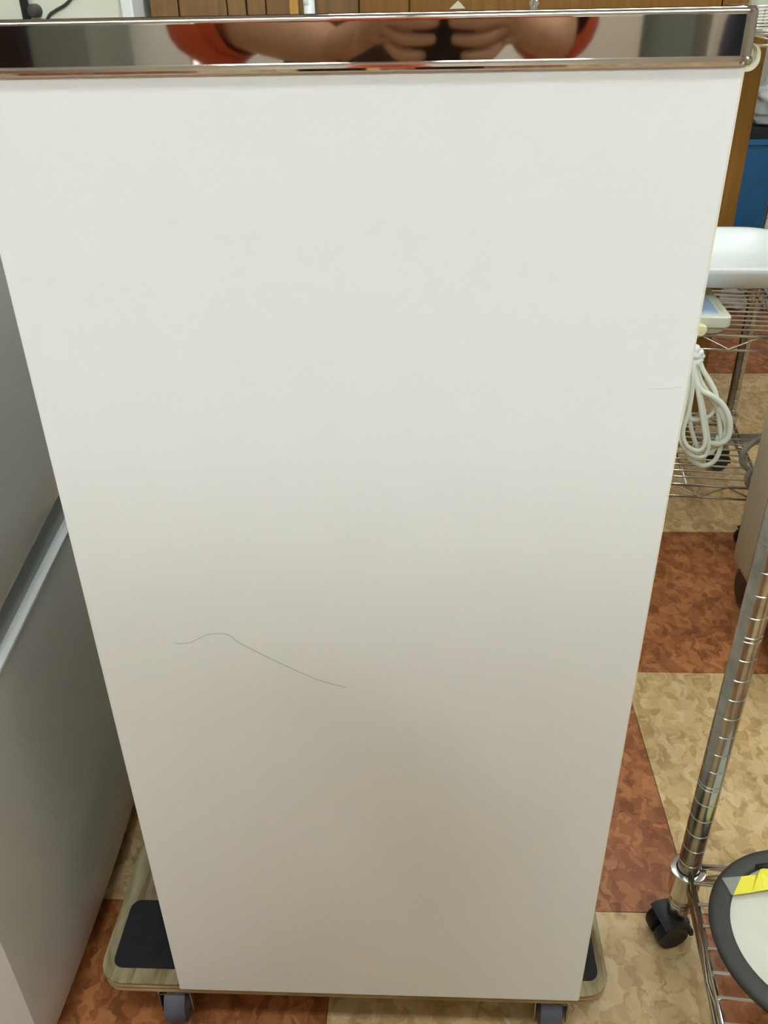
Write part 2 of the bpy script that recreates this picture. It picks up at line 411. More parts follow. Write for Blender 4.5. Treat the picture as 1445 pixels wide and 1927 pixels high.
# recessed finger grip between the doors, white lip on the lower door
bm = bmesh.new(); n = 24; loops = []
for k in range(7):
    s = k/6; L = []
    for i in range(n+1):
        t = -1+2*i/n; x, y = fprof(t, .003)
        L.append((x-.034*math.sin(PI*min(1, s*1.0))**.7-.002, y, arc(.493+.050*s)(y)))
    loops.append(L)
loft(bm, loops, False, False, closed=False)
obj('grip_recess', bm, MT['fridge_dark'], fr, smooth=True)
bm = bmesh.new(); loops = []
for i in range(n+1):
    t = -.985+1.97*i/n; x, y = fprof(t, 0); zz = arc(.494)(y); x -= .004 if abs(t) > .96 else 0
    loops.append([(x-.006, y, zz-.003), (x-.006, y, zz+.003), (x+.000, y, zz+.003), (x+.0035, y, zz+.000), (x+.0035, y, zz-.003), (x+.001, y, zz-.006)])
loft(bm, loops)
obj('grip_lip', bm, MT['fridge_strip'], fr, auto=40)['label'] = 'bright white lip along top of lower door'
for sx in (-.08, -.5):
    for sy in (-.22, .22):
        fb = bmesh.new(); lathe(fb, [(.018, 0), (.018, .008), (.012, .014)], c=(sx, sy, 0), n=16); obj('foot', fb, MT['black_pl'], fr)

# ------------------------------------------------------------------ chrome wire racks
def post_mesh(h, z0, r=.0125, n=20):
    bm = bmesh.new(); P = [(r*.9, z0), (r, z0+.002)]
    z = z0+.0254; k = 0
    while z < h-.01:
        ds = (0,) if k % 8 else (-.0025, .0025)
        for d in ds: P += [(r, z+d-.0011), (r-.0009, z+d-.0004), (r-.0009, z+d+.0004), (r, z+d+.0011)]
        z += .0254; k += 1
    P += [(r, h-.004), (r*.8, h), ]
    lathe(bm, P, n=n)
    return bm
def wire_shelf(root, x0, x1, y0, y1, z, pitch=.0254, rw=.0020, rf=.0032, drop=.026, zig=.055, co=0):
    """z = top of the frame; corners at the posts"""
    fb = bmesh.new(); g = .014
    zt, zb = z-rf, z-drop
    for zz in (zt, zb):
        r_ = rf if zz == zt else rf*.8
        tube(fb, [(x0+g, y0, zz), (x1-g, y0, zz)], r_, 8); tube(fb, [(x0+g, y1, zz), (x1-g, y1, zz)], r_, 8)
        tube(fb, [(x0, y0+g, zz), (x0, y1-g, zz)], r_, 8); tube(fb, [(x1, y0+g, zz), (x1, y1-g, zz)], r_, 8)
    fr_ = obj('shelf_frame', fb, MT['chrome'], root, smooth=True)
    zb_ = bmesh.new()
    def zz_(a, b, fixed, ax):
        n = max(2, 2*round((b-a)/zig/2*1.0)*1); P = []
        for i in range(n+1):
            u = a+(b-a)*i/n; v = zt-.001 if i % 2 else zb+.001
            P.append((u, fixed, v) if ax == 'x' else (fixed, u, v))
        tube(zb_, P, .0019, 6)
    zz_(x0+g, x1-g, y0, 'x'); zz_(x0+g, x1-g, y1, 'x'); zz_(y0+g, y1-g, x0, 'y'); zz_(y0+g, y1-g, x1, 'y')
    obj('zigzag_brace', zb_, MT['chrome'], root, smooth=True)
    wb_ = bmesh.new(); n = int((y1-y0)/pitch)
    for i in range(1, n): 
        y = y0+(y1-y0)*i/n; tube(wb_, [(x0, y, z), (x1, y, z)], rw, 6)
    for k in range(2):
        x = x0+(x1-x0)*(k+1)/3; tube(wb_, [(x, y0, z-rw*2), (x, y1, z-rw*2)], rf*.9, 6)
    obj('shelf_wires', wb_, MT['chrome'], root, smooth=True)
    z -= co
    for px, py in ((x0, y0), (x1, y0), (x0, y1), (x1, y1)):
        cb = bmesh.new()
        lathe(cb, [(.0140, z-.044), (.0165, z-.042), (.0180, z-.006), (.0200, z-.002), (.0200, z+.001), (.0180, z+.0015), (.0135, z+.0015), (.0135, z-.040)], c=(px, py, 0), n=24)
        obj('corner_collar', cb, MT['chrome'], root, auto=40)
def rack_caster(root, x, y, ztop, ang, r=.0195):
    """small swivel caster: stem, black hood, twin wheels"""
    M = Matrix.Translation((x, y, 0)) @ Matrix.Rotation(ang, 4, 'Z')
    a = bmesh.new(); lathe(a, [(.0075, ztop-.022), (.0075, ztop+.002)], n=16); a.transform(M)
    wh = bmesh.new(); hd = bmesh.new()
    for s in (-1, 1):
        lathe(wh, [(r*.5, s*.003), (r*.97, s*.004), (r, s*.007), (r, s*.015), (r*.93, s*.018), (r*.45, s*.016)], axis='y', n=28)
    wh.transform(M @ Matrix.Translation((.010, 0, r)))
    lp = []
    for k in range(9):                                  # hood: arched shell over the wheels
        t = PI*(-.02+.72*k/8); rr = r*1.28
        lp.append([(.010-rr*math.cos(t), -.019, r+rr*math.sin(t)), (.010-rr*math.cos(t), .019, r+rr*math.sin(t)), (.010-r*1.04*math.cos(t), .019, r+r*1.04*math.sin(t)), (.010-r*1.04*math.cos(t), -.019, r+r*1.04*math.sin(t))])
    loft(hd, lp); box(hd, -.013, .013, -.013, .013, ztop-.020, ztop-.004, bev=.004, seg=2)
    hd.transform(M)
    ca = obj('caster', hd, MT['rubber'], root, auto=40)
    obj('wheel', wh, MT['rubber'], ca, auto=40); obj('caster_stem', a, MT['chrome'], ca, smooth=True)
def make_rack(name, loc, rz, x0, x1, y0, y1, shelves, h, z0, label, cat='shelf', group=None, drop=.026, zig=.055, angs=(.9, 2.4, -2.2, 4.0), z0post=.07, co=0):
    root = tag(empty(name, loc, rz), label, cat, group)
    for k, (px, py) in enumerate(((x0, y0), (x1, y0), (x0, y1), (x1, y1))):
        b = post_mesh(h, z0post); b.transform(Matrix.Translation((px, py, 0)))
        obj('post', b, MT['chrome_dim'], root, auto=30)
        rack_caster(root, px, py, z0post+.002, angs[k])
    for z in shelves: wire_shelf(root, x0, x1, y0, y1, z, drop=drop if z < .9 else .018, zig=zig, co=co)
    return root
# foreground cart: back-left post at (.570,.135)
cart = make_rack('wire_cart', (.568, .132, 0), -.08, 0, .46, -.36, 0, [.132, .84], .875, 0,
                 'chrome wire cart in the right foreground carrying the round pad', angs=(.9, 2.4, 3.5, 4.0), z0post=.040, co=.008)
# rear rack: front-right post at (.917,1.005), back-right at (.985,1.35), turned
rack = make_rack('wire_rack', (.938, 1.000, 0), -.12, -.44, 0, 0, .355, [.142, .455, .937], .950, 0,
                 'chrome wire rack behind the cabinet carrying the baby scale', z0post=.055, angs=(-1.5, 3.3, -2.0, 3.6), drop=.030)

# ------------------------------------------------------------------ round pad on the cart
pc = Vector((.666, .026, 0))
pad = tag(empty('drum_pad', (pc.x, pc.y, .1345)), 'round white practice pad with dark grey rim lying on the foreground cart', 'drum pad')
b = bmesh.new(); lathe(b, [(.03, 0), (.05, 0), (.097, .012), (.1035, .016), (.1035, .020), (.100, .0205)], n=72); obj('base_shell', b, MT['black_pl'], pad, auto=35)
b = bmesh.new(); lathe(b, [(.0865, .0195), (.101, .0200), (.1055, .0215), (.107, .0245), (.1055, .0275), (.101, .0295), (.090, .0300), (.0868, .0285), (.0862, .0265)], n=72); obj('rim', b, MT['drum_rim'], pad, smooth=True)
b = bmesh.new(); lathe(b, [(.0866, .018), (.0866, .0262), (.084, .0270), (.04, .0275), (.002, .0276)], n=72); obj('playing_surface', b, MT['drum_head'], pad, auto=35)
b = bmesh.new(); c = [(.045*math.cos(2*PI*k/64), .045*math.sin(2*PI*k/64), .0276) for k in range(64)]; tube(b, c, .0004, 5, closed=True); obj('printed_ring', b, MT['drum_line'], pad)
# tape
def ribbon(P, nrm_off=.0004):
    bm = bmesh.new(); loft(bm, [[(a[0], a[1], a[2]), (b_[0], b_[1], b_[2]), (b_[0], b_[1], b_[2]-.0004), (a[0], a[1], a[2]-.0004)] for a, b_ in P]); return bm
zt_ = .1345+.0325
A = [AZ(1395, 1649, zt_), AZ(1380, 1684, zt_)]; Bq = [AZ(1422, 1646, zt_), AZ(1415, 1679, zt_)]; Cq = [AZ(1430, 1636, zt_+.006), AZ(1438, 1675, zt_+.002)]
Dq = [AZ(1450, 1630, zt_+.002), AZ(1462, 1670, zt_+.001)]; Eq = [AZ(1490, 1628, zt_), AZ(1496, 1664, zt_)]
tp = tag(empty('tape_strip', A[0]), 'bright yellow tape stuck across the round white pad', 'tape')
o = rel(obj('tape', ribbon([A, Bq, Cq, Dq, Eq]), MT['tape']), tp)
o = rel(obj('clear_end', ribbon([[AZ(1358, 1652, zt_-.001), AZ(1376, 1684, zt_-.001)], [v+Vector((0, 0, .0002)) for v in A]]), MT['clear']), tp); o['label'] = 'clear grey end of the tape'
b = bmesh.new(); tube(b, [AZ(1424, 1632, zt_+.004), AZ(1500, 1622, zt_+.004)], .003, 10)
tag(obj('stick', b, MT['black_pl'], smooth=True), 'short dark rod lying over the yellow tape on the pad', 'rod')
# black cable under the pad
P = [(.60, -.045, .100), (.585, -.055, .085), (.578, -.075, .05), (.585, -.10, .02), (.60, -.13, .006), (.64, -.15, .005), (.70, -.14, .005), (.73, -.09, .005), (.70, -.05, .005)]
b = bmesh.new(); tube(b, smooth_path(P, 6), .0035, 10); tag(obj('cable', b, MT['black_pl'], smooth=True), 'black cable looping down beneath the round pad on the cart', 'cable')

# ------------------------------------------------------------------ baby scale on the rack
R18 = -.06
sc = tag(empty('baby_scale', (.712, 1.085, .4575), R18), 'white baby scale with wide tray and pale blue display on the rear wire rack', 'scale')
# base: local coordinates; front edge towards -y
b = bmesh.new(); Lr = lambda o, z, fy=0: [(x, y, z) for x, y in rrect(-.11+o, .105-o, -.085+o+fy, .16-o, .012, 4)]
loft(b, [Lr(.014, 0), Lr(.008, .006), Lr(.006, .016)]); obj('lower_shell', b, MT['cream_dark'], sc, auto=35)
b = bmesh.new(); loft(b, [Lr(.001, .016), Lr(0, .018), Lr(0, .034), Lr(.003, .037), Lr(.012, .0375), Lr(.013, .036)]); obj('upper_shell', b, MT['cream_pl'], sc, auto=35)
obj('display_panel', slab(-.09, .085, -.066, .03, .0360, .0368, .004, .0002), MT['lcd'], sc)['label'] = 'pale blue display panel'
b = bmesh.new(); lathe(b, [(.0115, 0), (.0115, -.010), (.009, -.014), (.002, -.0145)], axis='y', n=24, c=(.052, -.078, .012)); obj('knob', b, MT['ivory'], sc, auto=35)
b = bmesh.new(); lathe(b, [(.045, .036), (.045, .052), (.06, .060)], n=32, c=(0, .11, 0)); obj('pedestal', b, MT['cream_dark'], sc, auto=35)
def dish():
    bm = bmesh.new(); lp = []
    # outside from the bottom up, over the lip, down into the basin
    spec = [(.20, .105, .052, .03), (.10, .075, .055, .05), (.04, .035, .066, .06), (.012, .012, .088, .075), (.004, .004, .098, .08), (0, 0, .104, .085), (.0, .0, .108, .085), (.006, .006, .111, .08),
            (.016, .016, .109, .075), (.026, .026, .098, .07), (.05, .045, .078, .06), (.12, .085, .066, .05), (.21, .11, .063, .03)]
    for ox, oy, z, r in spec:
        lp.append([(x, y+.125, z) for x, y in rrect(-.275+ox, .275-ox, -.165+oy, .165-oy, r, 10)])
    loft(bm, lp); return bm
obj('tray', dish(), MT['white_pl'], sc, auto=50)
# power cord bundle hanging in front of the rack
cd_ = tag(empty('power_cord', AY(1312, 662, .955)), 'bundled white power cord hanging below the baby scale in front of the rear rack', 'cord')
def cpath(pts, y, r=.0042, closed=False, name='cord_loop'):
    P = smooth_path([AY(px, py, y+dy) for px, py, dy in pts], 6, closed)
    b = bmesh.new(); tube(b, P, r, 10, closed=closed); return rel(obj(name, b, MT['cord'], smooth=True), cd_)
Yc = .962
cpath([(1305, 664, 0), (1298, 700, -.006), (1294, 740, -.01), (1283, 790, -.01), (1281, 830, -.012), (1300, 856, -.014), (1325, 858, -.014), (1333, 838, -.014), (1327, 790, -.012), (1315, 730, -.01), (1306, 690, -.004), (1308, 664, 0)], Yc)
cpath([(1308, 664, 0), (1304, 700, -.012), (1303, 730, -.014), (1296, 775, -.016), (1285, 812, -.016), (1292, 838, -.02), (1315, 848, -.022), (1327, 830, -.022), (1322, 790, -.018), (1312, 730, -.014), (1303, 695, -.008), (1306, 664, 0)], Yc)
cpath([(1312, 666, 0), (1322, 695, -.004), (1338, 722, -.008), (1347, 742, -.010), (1350, 770, -.002), (1354, 800, .004), (1356, 836, .006), (1345, 866, .004), (1322, 876, .002), (1300, 864, .002), (1285, 836, .004), (1279, 800, .008), (1290, 760, .01), (1300, 700, .006), (1310, 668, 0)], Yc, .0046)
cpath([(1305, 690, -.004), (1309, 716, -.010), (1321, 735, -.014), (1338, 744, -.016), (1360, 762, -.018), (1373, 790, -.018), (1371, 820, -.018), (1357, 834, -.016), (1338, 834, -.004), (1322, 828, .002)], Yc, .0052)
cpath([(1310, 690, .006), (1320, 720, .0), (1340, 752, -.006), (1356, 775, -.008), (1366, 800, -.008), (1362, 826, -.008), (1348, 838, -.006), (1334, 832, -.004)], Yc+.004, .0046)
cpath([(1286, 768, .012), (1294, 786, .014), (1318, 790, .012), (1338, 780, .010), (1346, 768, .008)], Yc, .0040)
cpath([(1300, 720, .016), (1297, 780, .018), (1304, 820, .018), (1318, 850, .016), (1340, 850, .012), (1352, 820, .010)], Yc, .0042)
b = bmesh.new(); t0 = AY(1309, 668, Yc)
for k, (dx, dz, r) in enumerate(((0, 0, .011), (.006, .004, .008), (.007, -.009, .008), (-.002, .011, .009), (.002, -.013, .009), (.011, -.002, .006))):
    q = bmesh.new(); bmesh.ops.create_icosphere(q, subdivisions=2, radius=r)
    for v in q.verts: v.co = v.co*(1+.12*math.sin(v.co.x*700+k)*math.cos(v.co.z*600)) + t0 + Vector((dx, 0, dz))
    me = bpy.data.meshes.new('t'); q.to_mesh(me); q.free(); b.from_mesh(me); bpy.data.meshes.remove(me)
rel(obj('tie', b, MT['white_pl'], smooth=True), cd_)
b = bmesh.new(); tube(b, smooth_path([t0, t0+Vector((-.006, .01, .012)), Vector((.735, .992, .457)), Vector((.735, 1.0, .466)), Vector((.735, 1.02, .470))], 5), .0035, 8)
rel(obj('lead', b, MT['cord'], smooth=True), cd_)

# ------------------------------------------------------------------ beige-grey appliance behind the post
ap = tag(empty('floor_appliance', (.985, .66, 0)), 'beige grey boxy appliance on casters right of the rear rack', 'appliance')
b = bmesh.new()
Lp = lambda o, z: [(x, y, z) for x, y in rrect(.835+o, 1.15-o, .50+o, .832-o, .012, 4)]
loft(b, [Lp(.006, .085), Lp(.001, .092), Lp(0, .10), Lp(0, .58), Lp(.004, .592), Lp(.012, .595)])
rel(obj('casing', b, MT['appliance'], auto=35), ap)
b = bmesh.new(); box(b, .8335, .8352, .50, .53, .11, .57); rel(obj('corner_strip', b, MT['cream_dark']), ap)
for cx, cy in ((.861, .795), (.861, .55), (1.10, .775), (1.10, .55)):
    b = bmesh.new(); lathe(b, [(.030, -.009), (.040, -.008), (.0425, -.004), (.0425, .004), (.040, .008), (.030, .009)], axis='x', n=32, c=(cx, cy, .0425)); a = rel(obj('wheel', b, MT['rubber_grey'], auto=40), ap)
    b = bmesh.new(); lathe(b, [(.0295, -.011), (.0295, .011)], axis='x', n=24, c=(cx, cy, .0425)); box(b, cx-.013, cx+.013, cy-.02, cy+.02, .07, .088); q = obj('hub', b, MT['black_pl']); q.parent = a
b = bmesh.new()
rel_pts = [(1450, 822), (1425, 828), (1402, 846), (1396, 866), (1404, 880), (1422, 884), (1440, 876)]
tube(b, smooth_path([AY(px, py, .865) for px, py in rel_pts], 6), .0055, 10)
tube(b, smooth_path([AY(px, py, .850) for px, py in ((1428, 880), (1412, 888), (1406, 902), (1412, 918), (1430, 930))], 6), .0055, 10)
tag(obj('cable', b, MT['cord_grey'], smooth=True), 'grey cable looped behind the beige grey appliance', 'cable')

# ------------------------------------------------------------------ things round the top shelf of the rack
# wire basket standing on the top shelf
lf = AY(1420, 30, 1.05)
bk = tag(empty('wire_basket', (lf.x, 1.05, .9385), -.05), 'chrome wire basket with close horizontal bars on top shelf of the rear rack', 'basket')
b = bmesh.new(); 
for k in range(8):
    z = .003+k*.0043
    tube(b, [(x, y, z) for x, y in rrect(.0, .105, .0, .20, .006, 3)], .0014, 6, closed=True)
obj('side_bars', b, MT['chrome'], bk, smooth=True)
b = bmesh.new()
for k in range(6):
    u = .015+k*.015; tube(b, [(u, .002, .031), (u, .002, .003), (u, .198, .003), (u, .198, .031)], .0012, 6)
obj('base_wires', b, MT['chrome'], bk, smooth=True)
jx = AY(1408, 4, 1.16).x+.047
jg = tag(empty('storage_jar', (jx, 1.16, .944)), 'cream jar with a dark grey round handle in the wire basket', 'jar')
b = bmesh.new(); lathe(b, [(.036, 0), (.042, .004), (.044, .02), (.044, .085), (.040, .09), (.002, .092)], n=36); obj('jar_body', b, MT['cream_pl'], jg, auto=35)
b = bmesh.new(); lathe(b, [(.014, .0), (.015, -.006), (.012, -.014), (.006, -.019), (.001, -.020)], axis='y', c=(-.016, -.040, .046), n=24); obj('handle', b, MT['drum_rim'], jg, auto=35)
# cream tray hanging on edge
yv = .985
q0 = AY(1402, 134, yv); q1 = AY(1429, 90, yv)
rz_ = (q1.x-.20, q1.x, q0.z, .925)
hg = tag(empty('hanging_tray', ((rz_[0]+rz_[1])/2, yv, .925)), 'cream plastic tray hanging under top shelf of the rear rack, beside steel rim', 'tray')
b = bmesh.new()
def vr(o, y, r):
    r = r*.7
    return [(x, y, z) for x, z in rrect(rz_[0]+o, rz_[1]-o, rz_[2]+o, rz_[3]+.0-o*.2, r, 6)]
loft(b, [vr(.0, yv-.012, .024), vr(.0005, yv-.0135, .024), vr(.006, yv-.012, .018), vr(.0075, yv, .016)], cap0=False); 
loft(b, [vr(.0, yv-.012, .024), vr(.003, yv+.006, .022)], cap0=False)
rel(obj('tray_shell', b, MT['cream_dark'], auto=40), hg)

# ------------------------------------------------------------------ furniture at the rear
def wardrobe(name, x0, x1, y, dpt, h, seams, mk, label, group=None):
    r = tag(empty(name, ((x0+x1)/2, y+dpt/2, 0)), label, 'cabinet', group)
    b = bmesh.new(); box(b, x0, x1, y+.02, y+dpt, .0, h, bev=.002, seg=1)
    box(b, x0-.006, x1+.0, y-.0, y+dpt, h, h+.02, bev=.003); box(b, x0, x1, y+.004, y+.02, 0, .06)
    rel(obj('carcass', b, MT[mk]), r)
    xs = [x0]+seams+[x1]
    for a, c in zip(xs[:-1], xs[1:]):
        d = rel(obj('door', bx(a+.0012, c-.0012, y, y+.018, .062, h-.006, bev=.0025, seg=2), MT[mk]), r)
    return r
wa = wardrobe('wardrobe', .128, .9455, 1.46, .42, 1.62, [.2281, .842], 'oak', 'plain brown oak veneer cabinet standing behind the wire rack')
b = bmesh.new(); ap_ = AY(858, 2, 1.4595)
V = [AY(845, 17, 1.4592), AY(876, 16, 1.4592), AY(862, 1, 1.4592)]; loft(b, [[tuple(v) for v in V], [(v.x, v.y-.0006, v.z) for v in V]])
rel(obj('paper_tag', b, MT['cream_dark']), wa)
wb2 = wardrobe('wardrobe', -.305, .126, 1.50, .38, 1.55, [-.245, -.145, -.105, -.065], 'oak_dark', 'darker brown cabinet with narrow doors left of the plain oak cabinet')
b = bmesh.new(); box(b, -.014, .004, 1.482, 1.4995, 0, 1.5, bev=.002); tag(obj('wooden_batten', b, MT['oak_light']), 'pale gold wooden batten leaning beside the white pipe', 'batten')
b = bmesh.new(); tube(b, smooth_path([(.027, 1.475, 0), (.027, 1.475, .9), (.0265, 1.475, .985), (.031, 1.476, 1.03), (.045, 1.478, 1.2)], 6), .0115, 16)
tag(obj('white_pipe', b, MT['white_pl'], smooth=True), 'white plastic pipe standing before the dark brown cabinet', 'pipe')
# cream stove on the left
cs = tag(empty('cream_appliance', (-.62, 1.65, 0)), 'cream enamel appliance at rear left with a black hose and grey knob', 'appliance')
b = bmesh.new(); box(b, -.98, -.345, 1.44, 1.9, .02, 1.35, bev=.012, seg=3); rel(obj('casing', b, MT['cream_pl'], auto=35), cs)
b = bmesh.new(); box(b, -.342, -.318, 1.425, 1.9, 0, 1.35, bev=.004); rel(obj('side_trim', b, MT['white_pl']), cs)
b = bmesh.new(); tube(b, [AY(38, -60, 1.415), AY(44, 0, 1.415), AY(52, 40, 1.42), AY(58, 120, 1.44)], .0085, 12); rel(obj('hose', b, MT['black_pl'], smooth=True), cs)
b = bmesh.new(); kc = AY(69, 20, 1.44); lathe(b, [(.012, 0), (.012, -.02), (.009, -.028), (.001, -.029)], axis='y', n=20, c=tuple(kc)); rel(obj('knob', b, MT['drum_rim'], auto=35), cs)
b = bmesh.new(); tube(b, smooth_path([AY(160, -40, 1.435), AY(128, 4, 1.435), AY(104, 20, 1.435), AY(92, 30, 1.435), AY(80, 60, 1.435)], 5), .0028, 8); rel(obj('cable_clip', b, MT['drum_rim'], smooth=True), cs)
# blue tub, black box, white bag beyond
bl = tag(empty('blue_tub', (2.0, 3.05, 0)), 'tall blue plastic tub on the floor right of the oak cabinet', 'tub')
p1 = AY(1393, 425, 2.9); topz = AY(1430, 262, 2.9).z
b = bmesh.new(); Lb = lambda o, z: [(x, y, z) for x, y in rrect(p1.x-.22-o, p1.x+.30+o, 2.9-o, 3.3+o, .04, 5)]
loft(b, [Lb(-.03, 0), Lb(0, topz-.02), Lb(.012, topz-.018), Lb(.012, topz), Lb(0, topz), Lb(-.004, topz-.005), Lb(-.034, .01)])
rel(obj('tub_body', b, MT['blue'], auto=35), bl)
b = bmesh.new(); box(b, p1.x-.17, p1.x+.26, 2.93, 3.28, .02, topz+.03, bev=.01); tag(obj('black_box', b, MT['mat_black']), 'black box standing inside the blue tub under the white bag', 'box')
b = bmesh.new(); bmesh.ops.create_icosphere(b, subdivisions=4, radius=1)
for v in b.verts:
    n_ = v.co.normalized(); k = 1+.10*math.sin(n_.x*9+n_.z*7)+.07*math.sin(n_.y*15+n_.x*11)+.05*math.cos(n_.z*21+n_.x*5)
    v.co = Vector((p1.x+.12+.13*n_.x*k, 3.02+.10*n_.y*k, max(topz+.0305, topz+.115+.085*n_.z*k)))
tag(obj('white_bag', b, MT['bag_w'], smooth=True), 'crumpled white bag lying on top of the black box', 'bag')
b = bmesh.new(); bmesh.ops.create_icosphere(b, subdivisions=4, radius=1); bc = AY(1405, 570, 2.62)
for v in b.verts:
    n_ = v.co.normalized(); k = 1+.16*math.sin(n_.x*11+n_.z*13)+.12*math.sin(n_.y*17+n_.x*7)+.08*math.cos(n_.z*25)
    v.co = Vector((bc.x+.16*n_.x*k, 2.62+.12*n_.y*k, max(.002, .075+.085*n_.z*k)))
tag(obj('plastic_bag', b, MT['clear_bag']), 'crumpled clear plastic bag on red floor beyond the wire rack', 'bag')

# ------------------------------------------------------------------ room behind the photographer (seen in the steel rim)
r = wardrobe('dark_wardrobe', -2.15, -.968, -2.9, .5, 1.9, [-1.55], 'dark_wood', 'very dark brown wardrobe mirrored at left end of the steel rim'); r.rotation_euler[2] = PI
r = wardrobe('steel_locker', -.96, -.775, -2.9, .45, 1.8, [], 'grey_green', 'grey green steel locker mirrored in the left part of the steel rim'); r.rotation_euler[2] = PI
for k, (xa, mk, wd_, lb) in enumerate(((.70, 'offwhite', .28, 'off-white leaning board left of the grey green board, mirrored in the steel rim'), (1.0, 'grey_green', .18, 'narrow grey green leaning board mirrored in the right part of the steel rim'), (1.20, 'offwhite', .35, 'wide off-white leaning board behind the swivel chair, mirrored in the steel rim'))):
    b = bmesh.new(); box(b, 0, wd_, 0, .03, 0, 1.9, bev=.004); b.transform(Matrix.Translation((xa, -2.85+.02*k, .004)) @ Matrix.Rotation(-.06*(1 if k != 1 else -1), 4, 'X'))
    tag(obj('leaning_board', b, MT[mk]), lb, 'board')
CHX = 1.26
ch = tag(empty('office_chair', (CHX, -1.9, 0)), 'black swivel chair mirrored at the right end of the steel rim', 'chair')
b = bmesh.new(); lp = []
for k in range(9):
    s = k/8; wv = .20-.03*abs(2*s-1)**3*2; zz = .55+.5*s; yb = -.04*math.sin(s*PI)-.05*s
    lp.append([(x*1.0, yb+y, zz) for x, y in rrect(-wv, wv, -.03, .03, .028, 4)])
loft(b, lp); b.transform(Matrix.Translation((CHX, -2.1, 0))); rel(obj('backrest', b, MT['cloth_n'], auto=60), ch)
rel(obj('seat', (lambda b: (b.transform(Matrix.Translation((CHX, -1.88, 0))), b)[1])(slab(-.23, .23, -.22, .22, .42, .49, .06, .02)), MT['cloth_n'], auto=60), ch)
b = bmesh.new(); tube(b, [(CHX, -1.88, .06), (CHX, -1.88, .42)], .025, 14)
tube(b, smooth_path([(CHX, -1.9, .41), (CHX, -2.15, .40), (CHX, -2.2, .5), (CHX, -2.16, .62)], 5), .016, 10); rel(obj('column', b, MT['black_pl'], smooth=True), ch)
for k in range(5):
    a = 2*PI*k/5+.3; b = bmesh.new(); e = Vector((CHX+.27*math.cos(a), -1.88+.27*math.sin(a), .06))
    tube(b, [(CHX, -1.88, .09), tuple(e)], [.022, .014], 10); g_ = rel(obj('leg', b, MT['black_pl'], smooth=True), ch)
    b = bmesh.new(); lathe(b, [(.010, -.02), (.025, -.018), (.025, .018), (.010, .02)], axis='x', n=20, c=(e.x, e.y, .025)); box(b, e.x-.006, e.x+.006, e.y-.006, e.y+.006, .03, .07); q = obj('wheel', b, MT['rubber']); q.parent = g_; q.matrix_parent_inverse = g_.matrix_parent_inverse.copy() if False else Matrix.Identity(4)

# ------------------------------------------------------------------ photographer
def skin_obj(name, J, E, R_, m, parent, sub=2, root=0):
    me = bpy.data.meshes.new(name); me.from_pydata([tuple(j) for j in J], E, []); me.update()
    o = bpy.data.objects.new(name, me); COL.objects.link(o); me.materials.append(m)
    sk = o.modifiers.new('skin', 'SKIN'); sk.use_smooth_shade = True
    for i, d in enumerate(me.skin_vertices[0].data):
        rr = R_[i]; d.radius = rr if isinstance(rr, tuple) else (rr, rr); d.use_root = (i == root)
    ss = o.modifiers.new('sub', 'SUBSURF'); ss.levels = sub; ss.render_levels = sub
    dg = bpy.context.evaluated_depsgraph_get(); dg.update(); ev = o.evaluated_get(dg); me2 = bpy.data.meshes.new_from_object(ev)
    for p in me2.polygons: p.use_smooth = True
    o.modifiers.clear(); o.data = me2; me2.name = name
    rel(o, parent); return o
PX, PY = .20, -.99
ps = tag(empty('person', (PX, PY, 0)), 'person in orange shirt holding the phone, mirrored in the steel rim', 'person')
lens = CAM.copy()
# phone: plate perpendicular to the view, lens near its upper corner
PM = Matrix.Identity(4)
for i, v in enumerate((RT, UP, -FW)):
    for j in range(3): PM[j][i] = v[j]
PM.translation = lens
ph = tag(empty('phone', lens+(-FW)*.01-UP*.06), 'dark phone held in both hands, mirrored in the steel rim', 'phone')
bp_ = slab(-.012, .055, -.124, .014, .0045, .0115, .009, .0015); bp_.transform(PM); rel(obj('phone_body', bp_, MT['black_pl'], auto=35), ph)
b = bmesh.new(); lathe(b, [(.0065, .0035), (.0065, .0050), (.0045, .0050), (.0045, .0040)], n=24); b.transform(PM); rel(obj('lens_ring', b, MT['chrome'], auto=35), ph)
def P_(x, y, z): return (x, y, z)
hc = lens-UP*.040-FW*.012                      # middle of the phone's lower half
wl = hc+Vector((-.105, -.085, -.022)); wr = hc+Vector((.15, -.085, -.022))
el = Vector((-.038, -.85, .980)); er = Vector((.430, -.85, .980))
J = [(PX, PY-.02, .98), (PX, PY-.02, 1.12), (PX, PY-.02, 1.26), (PX, PY-.02, 1.38), (PX, PY-.01, 1.45), (PX, PY+.015, 1.51), (PX, PY+.03, 1.56), (PX, PY+.045, 1.63), (PX, PY+.03, 1.69),
     (PX-.145, PY-.016, 1.385), tuple(el), tuple((el*1+wl*1)/2), tuple(wl),
     (PX+.145, PY-.016, 1.385), tuple(er), tuple((er+wr)/2), tuple(wr),
     (PX-.085, PY-.01, .90), (PX-.10, PY+.01, .50), (PX-.105, PY-.02, .10), (PX-.115, PY+.10, .045),
     (PX+.085, PY-.01, .90), (PX+.10, PY+.01, .50), (PX+.105, PY-.02, .10), (PX+.115, PY+.10, .045)]
E_ = [(0, 1), (1, 2), (2, 3), (3, 4), (4, 5), (5, 6), (6, 7), (7, 8), (3, 9), (9, 10), (10, 11), (11, 12), (3, 13), (13, 14), (14, 15), (15, 16), (0, 17), (17, 18), (18, 19), (19, 20), (0, 21), (21, 22), (22, 23), (23, 24)]
R_ = [(.135, .10), (.125, .09), (.14, .10), (.13, .095), (.054, .052), (.050, .05), (.064, .076), (.082, .102), (.066, .080),
      .044, .036, .035, .027, .044, .036, .035, .027,
      .082, .056, .038, .030, .082, .056, .038, .030]
skin_obj('body', J, E_, R_, MT['skin'], ps, 2, 0)
